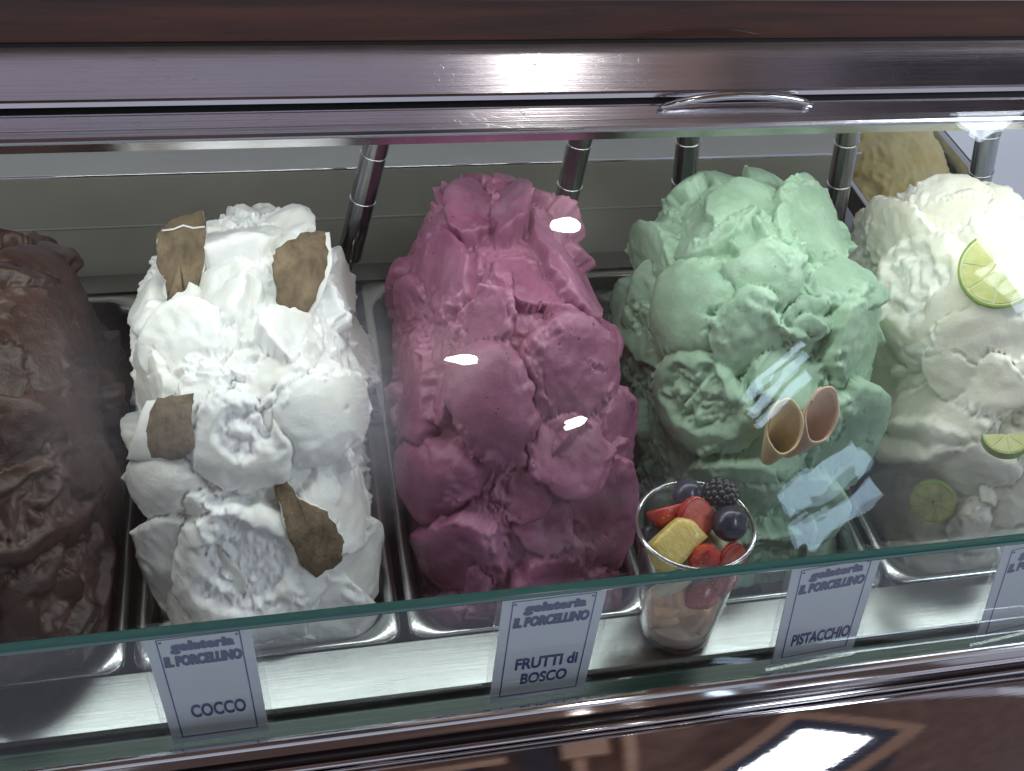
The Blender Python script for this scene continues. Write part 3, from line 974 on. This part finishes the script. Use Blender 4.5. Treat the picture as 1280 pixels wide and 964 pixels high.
lime((0.5745, 0.1145, 0.1880), (0.774, -0.441, 0.454), (-0.5, -0.45, 0.70), 0.0260, False, 122, 'half slice of lime standing upright high on the pale heap')
lime((0.5661, 0.0320, 0.1150), (0.802, -0.496, 0.335), (-0.35, -0.15, 0.92), 0.0150, False, 190, 'thin half slice of lime lying nearly edge on at mid height')
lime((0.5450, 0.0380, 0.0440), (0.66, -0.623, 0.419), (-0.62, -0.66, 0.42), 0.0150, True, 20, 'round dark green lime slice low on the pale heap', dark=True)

# wafers
M_WAFER = mottled('wafer', (0.66, 0.49, 0.24), (0.80, 0.64, 0.38), 60, 0.7, 0.5, 140, (1, 1, 1), 0.001)
M_WAFER2 = mottled('pink_wafer', (0.62, 0.42, 0.30), (0.76, 0.56, 0.43), 60, 0.7, 0.5, 140, (1, 1, 1), 0.001)


def wafer(P, axis, R, L, mt, lab, seed):
    """rolled wafer horn, obliquely cut mouth, overlapping seam"""
    seg, rows = 60, 12
    v, f = [], []
    turns = 1.12
    for layer in (0, 1):
        for j in range(rows + 1):
            s = j / rows
            for k in range(seg + 1):
                a = 2 * math.pi * turns * k / seg + 1.9
                r_ = (R * (0.32 + 0.68 * s ** 0.9)) * (1 - 0.07 * k / seg) - (0.0013 if layer else 0)
                z_ = L * s + s * (R * 1.05 * math.sin(a) + 0.0007 * math.sin(a * 5 + seed))
                v.append((r_ * math.cos(a), r_ * math.sin(a), z_))
    per = (rows + 1) * (seg + 1)
    for layer in (0, 1):
        o = layer * per
        for j in range(rows):
            for k in range(seg):
                q = (o + j * (seg + 1) + k, o + j * (seg + 1) + k + 1, o + (j + 1) * (seg + 1) + k + 1, o + (j + 1) * (seg + 1) + k)
                f.append(q if layer == 0 else q[::-1])
    for k in range(seg):
        f.append((rows * (seg + 1) + k, rows * (seg + 1) + k + 1, per + rows * (seg + 1) + k + 1, per + rows * (seg + 1) + k))
    for kk in (0, seg):
        for j in range(rows):
            f.append((j * (seg + 1) + kk, (j + 1) * (seg + 1) + kk, per + (j + 1) * (seg + 1) + kk, per + j * (seg + 1) + kk))
    d = me('wafer_roll', v, f)
    z = Vector(axis).normalized()
    x = Vector((1, 0, 0))
    x = (x - z * x.dot(z)).normalized()
    o = link('wafer_roll', d, mt, None, None, True)
    M4 = Matrix.Identity(4)
    y = z.cross(x)
    for i in range(3):
        M4[i][0], M4[i][1], M4[i][2], M4[i][3] = x[i], y[i], z[i], P[i]
    o.matrix_world = M4
    tag(o, lab, 'wafer', 'wafers stuck in the pistachio heap')


wafer((0.4155, 0.0560, 0.0830), (-0.06, -0.20, 0.97), 0.0130, 0.044, M_WAFER, 'yellow rolled wafer horn in the green heap, seam across its mouth', 1)
wafer((0.4300, 0.0590, 0.0850), (0.20, -0.16, 0.96), 0.0132, 0.046, M_WAFER2, 'pinkish rolled wafer horn leaning away beside the yellow one', 2)

# spatulas
SP = [((0.1600, 0.31, 0.070), (0.1975, 0.31, 0.250), 'steel spatula handle standing between the white and purple heaps'),
      ((0.3290, 0.31, 0.080), (0.3395, 0.31, 0.250), 'steel spatula handle leaning behind the purple heap'),
      ((0.4330, 0.31, 0.080), (0.4110, 0.31, 0.250), 'upright steel spatula handle behind the top of the green heap'),
      ((0.5730, 0.31, 0.070), (0.5420, 0.31, 0.250), 'steel spatula handle between the green and pale heaps'),
      ((0.7060, 0.31, 0.080), (0.6600, 0.31, 0.250), 'dark steel spatula handle behind the pale lime topped heap')]
for a, b, lab in SP:
    t = empty('gelato_spatula', a)
    tag(t, lab, 'spatula', 'spatula handles behind the heaps')
    d = Vector(b) - Vector(a)
    L = d.length
    dn = d.normalized()
    link('handle', tube('handle', [dn * (L * s) for s in (0, 0.25, 0.5, 0.75, 1)], 0.0095, 24), M_ROD, t, None, True)
    for s in (0.30, 0.52, 0.74, 0.95):
        link('ring', tube('ring', [dn * (L * s + k) for k in (-0.0008, -0.0004, 0.0004, 0.0008)], [0.0096, 0.0102, 0.0102, 0.0096], 24), M_CHROME, t, None, True)
    bl = link('blade', box('blade', -0.013, 0.013, -0.0015, 0.0015, -0.075, 0.003, 0.001), M_ROD, t)
    bl.rotation_euler = dn.to_track_quat('Z', 'Y').to_euler()

# ------------------------------------------------------------------ name cards
M_PAPER = mottled('card_paper', (0.86, 0.85, 0.93), (0.88, 0.87, 0.95), 30, 0.6, 0.02)
M_NAVY = plain('navy_print', (0.012, 0.025, 0.20), 0.6)
M_SHADOW = plain('black_print', (0.01, 0.01, 0.03), 0.6)
M_BLUELINE = plain('blue_print', (0.05, 0.07, 0.30), 0.6)


def text_mesh(s, bold=0.0, sx=1.0):
    c = bpy.data.curves.new('lettering', 'FONT')
    c.body = s
    c.size = 1.0
    c.offset = bold
    c.align_x = 'CENTER'
    c.align_y = 'CENTER'
    c.extrude = 0.0
    c.resolution_u = 4
    o = bpy.data.objects.new('lettering', c)
    col.objects.link(o)
    dg = bpy.context.evaluated_depsgraph_get()
    d = bpy.data.meshes.new_from_object(o.evaluated_get(dg))
    bpy.data.objects.remove(o)
    co = np.zeros(len(d.vertices) * 3)
    d.vertices.foreach_get('co', co)
    co = co.reshape(-1, 3)
    mn, mx = co.min(0), co.max(0)
    co -= (mn + mx) / 2
    return d, co, mx - mn


def put_text(parent, s, cx, cz, w, h, mt, bold=0.0, depth=0.0, slant=0.0):
    """letters lying on the card face (facing -y), fitted into w x h metres"""
    d, co, size = text_mesh(s, bold)
    x = co[:, 0] / size[0] * w
    z = co[:, 1] / size[1] * h
    x = x + slant * z
    Q = np.stack([x + cx, np.full(len(x), -depth), z + cz], 1)
    d.vertices.foreach_set('co', Q.ravel())
    d.update()
    return link('lettering', d, mt, parent)


def card(x, z, w, h, roll, lean, yaw, lines, lab, y=-0.0505):
    t = empty('name_card', (x, y, z))
    t.rotation_euler = (math.radians(lean), math.radians(roll), math.radians(yaw))
    tag(t, lab, 'sign', 'flavour name cards along the ledge')
    link('sleeve', box('sleeve', -w / 2 - 0.0035, w / 2 + 0.0035, -0.0014, 0.0014, -0.006, h + 0.002, 0.0004), M_ACRYLIC, t)
    link('paper', box('paper', -w / 2, w / 2, -0.0004, 0.0004, 0.0, h), M_PAPER, t)
    b = 0.0055
    lw = 0.0008
    e = -0.00055
    for (x0, x1, z0, z1) in ((-w / 2 + b, w / 2 - b, h - b - lw, h - b), (-w / 2 + b, w / 2 - b, b, b + lw), (-w / 2 + b, -w / 2 + b + lw, b + lw, h - b - lw), (w / 2 - b - lw, w / 2 - b, b + lw, h - b - lw)):
        link('border_line', me('border_line', [(x0, e, z0), (x1, e, z0), (x1, e, z1), (x0, e, z1)], [(0, 1, 2, 3)]), M_BLUELINE, t)
    for (xx, zz) in ((-w / 2 + b + 0.002, h - b - 0.003), (w / 2 - b - 0.002, h - b - 0.003)):
        link('corner_mark', me('corner_mark', [(xx - 0.0008, e, zz - 0.0008), (xx + 0.0008, e, zz - 0.0008), (xx + 0.0008, e, zz + 0.0008), (xx - 0.0008, e, zz + 0.0008)], [(0, 1, 2, 3)]), M_BLUELINE, t)
    for dx, dz, mt, dep in ((0.0006, -0.0006, M_SHADOW, 0.00058), (0, 0, M_NAVY, 0.00070)):
        put_text(t, 'gelateria', dx + 0.001, h * 0.868 + dz, w * 0.60, h * 0.100, mt, 0.045, dep, 0.1)
        put_text(t, 'IL PORCELLINO', dx + 0.0, h * 0.758 + dz, w * 0.74, h * 0.090, mt, 0.055, dep, 0.05)
    n = len(lines)
    for i, (s, ww, hh, zc) in enumerate(lines):
        put_text(t, s, 0.002, h * zc, w * ww, h * hh, M_NAVY, 0.036, 0.0006)
    return t


card(0.0555, 0.004, 0.054, 0.107, -1.5, -3, 0, [('COCCO', 0.56, 0.125, 0.290)], 'white name card reading COCCO in front of the white heap')
card(0.2445, 0.004, 0.060, 0.106, 0.5, -3, 1, [('FRUTTI di', 0.64, 0.112, 0.360), ('BOSCO', 0.48, 0.108, 0.210)], 'white name card reading FRUTTI di BOSCO in front of the purple heap')
card(0.4270, 0.010, 0.055, 0.103, -7.0, -3, 0, [('PISTACCHIO', 0.70, 0.125, 0.230)], 'white name card reading PISTACCHIO in front of the green heap')
card(0.5750, 0.010, 0.055, 0.103, -12.0, -3, 0, [], 'white name card in front of the pale lime topped heap')

# ------------------------------------------------------------------ fruit cup
cup = empty('plastic_cup', (0.347, -0.0125, 0.0034))
tag(cup, 'clear plastic cup of mixed fruit standing on the ledge', 'cup')
cz, tx, tyv = 0.100, -0.0050, 0.0090
R0, R1, HC = 0.0238, 0.0350, 0.0985
prof = [(0.001, 0.0), (R0 - 0.002, 0.0), (R0, 0.0015)] + [(R0 + (R1 - R0) * s, 0.0015 + (HC - 0.0015) * s) for s in np.linspace(0.05, 1, 14)]
inner = [(r_ - 0.0006, z_ + 0.0004) for r_, z_ in reversed(prof)]
wall = link('wall', lathe('wall', prof + inner, 64), M_CUP, cup, None, True)
rimp = [(R1 + 0.0016 * math.cos(a) + 0.0004, HC + 0.0016 * math.sin(a)) for a in np.linspace(0, 2 * math.pi, 13)]
link('rim', lathe('rim', rimp, 64), M_CUPRIM, cup, None, True)
for s in (0.34, 0.62):
    rr_ = R0 + (R1 - R0) * s
    link('moulded_ring', lathe('moulded_ring', [(rr_ + 0.0001, HC * s - 0.001), (rr_ + 0.0007, HC * s), (rr_ + 0.0003, HC * s + 0.001)], 64), M_CUP, cup, None, True)
cup.rotation_euler = (math.radians(-5.0), math.radians(-3.0), 0)
bpy.context.view_layer.update()
CUPM = cup.matrix_world.copy()


def berry_mesh(name, R, squash, seed, n=24, dimple=0.0):
    bm = bmesh.new()
    bmesh.ops.create_uvsphere(bm, u_segments=n, v_segments=n // 2, radius=R)
    for v in bm.verts:
        s = 1 + 0.05 * float(pnoise(np.array([[v.co.x * 60, v.co.y * 60, v.co.z * 60]]), seed)[0])
        v.co = Vector((v.co.x * s, v.co.y * s, v.co.z * s * squash))
        rr = math.hypot(v.co.x, v.co.y) / R
        if dimple and v.co.z > 0 and rr < 0.35:
            v.co.z -= dimple * R * (1 - rr / 0.35)
    d = bpy.data.meshes.new(name)
    bm.to_mesh(d)
    bm.free()
    return d


def in_cup(x, y, z):
    return CUPM @ Vector((x, y, z))


M_GRAPE = mottled('dark_berry_skin', (0.012, 0.012, 0.03), (0.05, 0.05, 0.09), 160, 0.32, 0.08, 300, coat=0.3)
M_BLACK = mottled('blackberry', (0.008, 0.008, 0.014), (0.03, 0.025, 0.04), 200, 0.3, 0.1, coat=0.5)
M_STRAW = mottled('strawberry_skin', (0.42, 0.018, 0.012), (0.62, 0.06, 0.035), 120, 0.35, 0.4, 500, coat=0.35, sss=0.15)
M_STRAWCUT = mottled('strawberry_cut', (0.55, 0.06, 0.04), (0.72, 0.22, 0.16), 140, 0.4, 0.2, coat=0.3, sss=0.2)
M_PINE = mottled('pineapple_flesh', (0.70, 0.50, 0.10), (0.82, 0.68, 0.28), 160, 0.35, 0.5, 260, (4, 1, 1), coat=0.3, sss=0.2)
M_MELON = mottled('orange_melon', (0.74, 0.40, 0.22), (0.84, 0.58, 0.38), 80, 0.35, 0.3, coat=0.3, sss=0.2)
M_PALEF = mottled('pale_apple', (0.62, 0.55, 0.34), (0.74, 0.68, 0.48), 80, 0.4, 0.2, coat=0.3, sss=0.2)
M_SEED = plain('seed', (0.55, 0.42, 0.16), 0.5)

for (x, y, z, R, lab) in ((0.002, 0.0225, 0.1010, 0.0100, 'round dark berry at the back of the fruit cup beside a strawberry'), (0.0200, -0.0040, 0.1000, 0.0110, 'round blue black berry against the cup rim below the blackberry')):
    o = link('dark_berry', berry_mesh('dark_berry', R, 0.95, 3, 28, 0.18), M_GRAPE, None, in_cup(x, y, z), True)
    o.rotation_euler = (0.6, 0.4, 0.2)
    tag(o, lab, 'berry', 'dark berries in the fruit cup')
# blackberry from drupelets
bm = bmesh.new()
for i in range(64):
    k = i + 0.5
    ph = math.acos(1 - 2 * k / 64)
    th = math.pi * (1 + 5 ** 0.5) * k
    c = Vector((0.0078 * math.cos(th) * math.sin(ph), 0.0078 * math.sin(th) * math.sin(ph), 0.0098 * math.cos(ph)))
    bmesh.ops.create_icosphere(bm, subdivisions=2, radius=0.0024 + 0.0003 * random.random(), matrix=Matrix.Translation(c))
bmesh.ops.create_icosphere(bm, subdivisions=2, radius=0.0078)
d = bpy.data.meshes.new('blackberry')
bm.to_mesh(d)
bm.free()
o = link('blackberry', d, M_BLACK, None, in_cup(0.0215, 0.0180, 0.1035), True)
o.rotation_euler = (1.1, 0.5, 0.3)
tag(o, 'knobbly blackberry on the cup rim touching the green heap', 'blackberry')


def strawberry(P, R, rot, lab, half=True):
    """heart shaped berry half, cut face flat, seeds as sub pieces"""
    bm = bmesh.new()
    nu, nv = 28, 18
    vs = []
    for j in range(nv + 1):
        t = j / nv
        rad = R * (math.sin(math.pi * t ** 0.72) ** 0.8) * (1 - 0.15 * t)
        z = R * (0.9 - 2.1 * t)
        row = []
        for k in range(nu):
            a = 2 * math.pi * k / nu
            x, y = rad * math.cos(a), rad * math.sin(a) * 0.9
            if half:
                y = max(y, -0.12 * R)
            row.append(bm.verts.new((x, y, z)))
        vs.append(row)
    for j in range(nv):
        for k in range(nu):
            bm.faces.new((vs[j][k], vs[j][(k + 1) % nu], vs[j + 1][(k + 1) % nu], vs[j + 1][k]))
    d = bpy.data.meshes.new('strawberry_piece')
    bm.to_mesh(d)
    bm.free()
    t = empty('strawberry_piece')
    t.location = P
    t.rotation_euler = (Matrix.Rotation(rot[2], 3, 'Z') @ Matrix.Rotation(rot[0], 3, 'X') @ Matrix.Rotation(rot[1], 3, 'Y')).to_euler()
    tag(t, lab, 'strawberry', 'strawberry pieces in the fruit cup')
    link('skin', d, M_STRAW, t, None, True)
    sb = bmesh.new()
    for q in range(46):
        j = random.uniform(0.14, 0.86)
        an = random.uniform(0.08, math.pi - 0.08) if half else random.uniform(0, 2 * math.pi)
        rad = R * (math.sin(math.pi * j ** 0.72) ** 0.8) * (1 - 0.15 * j)
        bmesh.ops.create_icosphere(sb, subdivisions=1, radius=0.00042, matrix=Matrix.Translation((rad * math.cos(an), rad * math.sin(an) * 0.9, R * (0.9 - 2.1 * j))))
    sd = bpy.data.meshes.new('seeds')
    sb.to_mesh(sd)
    sb.free()
    tag(link('seeds', sd, M_SEED, t), kind='stuff')
    if half:
        ol = []
        for j in range(nv + 1):
            tt_ = j / nv
            ol.append((R * (math.sin(math.pi * tt_ ** 0.72) ** 0.8) * (1 - 0.15 * tt_) * 0.86, R * (0.9 - 2.1 * tt_) * 0.93))
        pts = [(x, -0.12 * R - 0.0003, z) for x, z in ol] + [(-x, -0.12 * R - 0.0003, z) for x, z in reversed(ol[1:-1])]
        link('cut_face', me('cut_face', pts, [tuple(range(len(pts)))]), M_STRAWCUT, t)
    return t


strawberry(in_cup(-0.0150, 0.0150, 0.0975), 0.0125, (-0.55, 2.1, 3.3), 'red strawberry half at the back rim of the cup beside a dark berry', True)
strawberry(in_cup(0.0010, 0.0020, 0.1020), 0.0135, (-0.75, -1.0, 0.35), 'red strawberry half with cut edge in the middle of the cup', True)
strawberry(in_cup(0.0005, -0.0190, 0.0900), 0.0105, (0.2, 3.0, 0.2), 'seedy red strawberry tip against the front wall of the cup', False)
strawberry(in_cup(0.0190, -0.0200, 0.0880), 0.0095, (-0.6, 1.4, 0.2), 'red strawberry slice under the blue black berry', True)
strawberry(in_cup(0.0040, -0.0190, 0.0540), 0.0110, (0.2, 1.2, 0.4), 'strawberry piece pressed to the cup wall halfway down', False)
strawberry(in_cup(0.0170, -0.0150, 0.0620), 0.0110, (0.2, 0.5, 1.4), 'strawberry piece behind the cup wall just under the glass edge', False)


def chunk(name, P, sx, sy, sz, rot, mt, lab, cat, group=None, seed=0):
    bm = bmesh.new()
    bmesh.ops.create_cube(bm, size=1)
    bmesh.ops.subdivide_edges(bm, edges=bm.edges[:], cuts=5, use_grid_fill=True)
    for v in bm.verts:
        u_ = v.co.copy()
        rr = max(abs(u_.x), abs(u_.y), abs(u_.z)) * 2
        sph = u_.normalized() * 0.5 * rr * 1.25
        v.co = u_.lerp(sph, 0.35)
        k = 1 + 0.16 * float(pnoise(np.array([[u_.x * 3 + seed, u_.y * 3, u_.z * 3]]), seed)[0])
        v.co = Vector((v.co.x * sx * k * (1 - 0.25 * v.co.y), v.co.y * sy * k, v.co.z * sz * k))
    d = bpy.data.meshes.new(name)
    bm.to_mesh(d)
    bm.free()
    o = link(name, d, mt, None, P, True)
    o.rotation_euler = rot
    tag(o, lab, cat, group)
    return o


chunk('pineapple_piece', in_cup(-0.0150, -0.0080, 0.0935), 0.033, 0.021, 0.015, (0.5, -0.35, 0.5), M_PINE, 'yellow pineapple chunk at the rim of the fruit cup', 'pineapple', seed=2)
chunk('melon_piece', in_cup(-0.0080, -0.0120, 0.0440), 0.028, 0.020, 0.020, (0.4, 0.5, 0.3), M_MELON, 'orange melon chunk pressed to the wall low in the cup', 'melon', seed=4)
chunk('melon_piece', in_cup(0.0080, -0.0080, 0.0270), 0.026, 0.022, 0.018, (0.1, 0.3, 0.9), M_MELON, 'orange melon chunk at the bottom of the cup', 'melon', seed=5)
chunk('apple_piece', in_cup(-0.0150, -0.0150, 0.0680), 0.018, 0.012, 0.018, (0.2, 0.2, 0.3), M_PALEF, 'pale yellow apple chunk behind the cup wall under the pineapple', 'apple', seed=6)
chunk('apple_piece', in_cup(0.0120, -0.0030, 0.0760), 0.022, 0.022, 0.016, (0.2, 0.7, 0.3), M_PALEF, 'pale apple chunk in the middle of the cup under the strawberries', 'apple', seed=7)
chunk('melon_piece', in_cup(-0.0100, -0.0040, 0.0240), 0.022, 0.020, 0.016, (0.5, 0.1, 0.2), M_MELON, 'orange melon chunk at the cup bottom touching the purple heap', 'melon', seed=8)
chunk('apple_piece', in_cup(0.0000, 0.0080, 0.0520), 0.026, 0.026, 0.03, (0.5, 0.1, 0.2), M_PALEF, 'pale apple chunk deep in the middle of the cup', 'apple', seed=9)
chunk('grape_piece', in_cup(-0.0240, 0.0060, 0.0860), 0.015, 0.012, 0.015, (0.5, 0.1, 0.2), M_GRAPE, 'dark purple grape piece at the cup wall behind the pineapple', 'grape', seed=10)

# cloudy juice at the bottom of the cup
jp = [(0.0005, 0.0022), (R0 - 0.0035, 0.0022), (R0 - 0.0015, 0.004)] + [(R0 - 0.0014 + (R1 - R0) * s, 0.0015 + HC * s) for s in np.linspace(0.06, 0.16, 6)] + [(0.0005, 0.0015 + HC * 0.16)]
jm, jn, jb, jo = mat('cloudy_juice')
jb.inputs['Base Color'].default_value = (0.90, 0.68, 0.55, 1)
jb.inputs['Roughness'].default_value = 0.15
jb.inputs['Subsurface Weight'].default_value = 0.4
jb.inputs['Subsurface Scale'].default_value = 0.01
o = link('fruit_juice', lathe('fruit_juice', jp, 48), jm, None, None, True)
o.matrix_world = CUPM
tag(o, 'cloudy peach coloured juice filling the bottom of the fruit cup', 'juice')
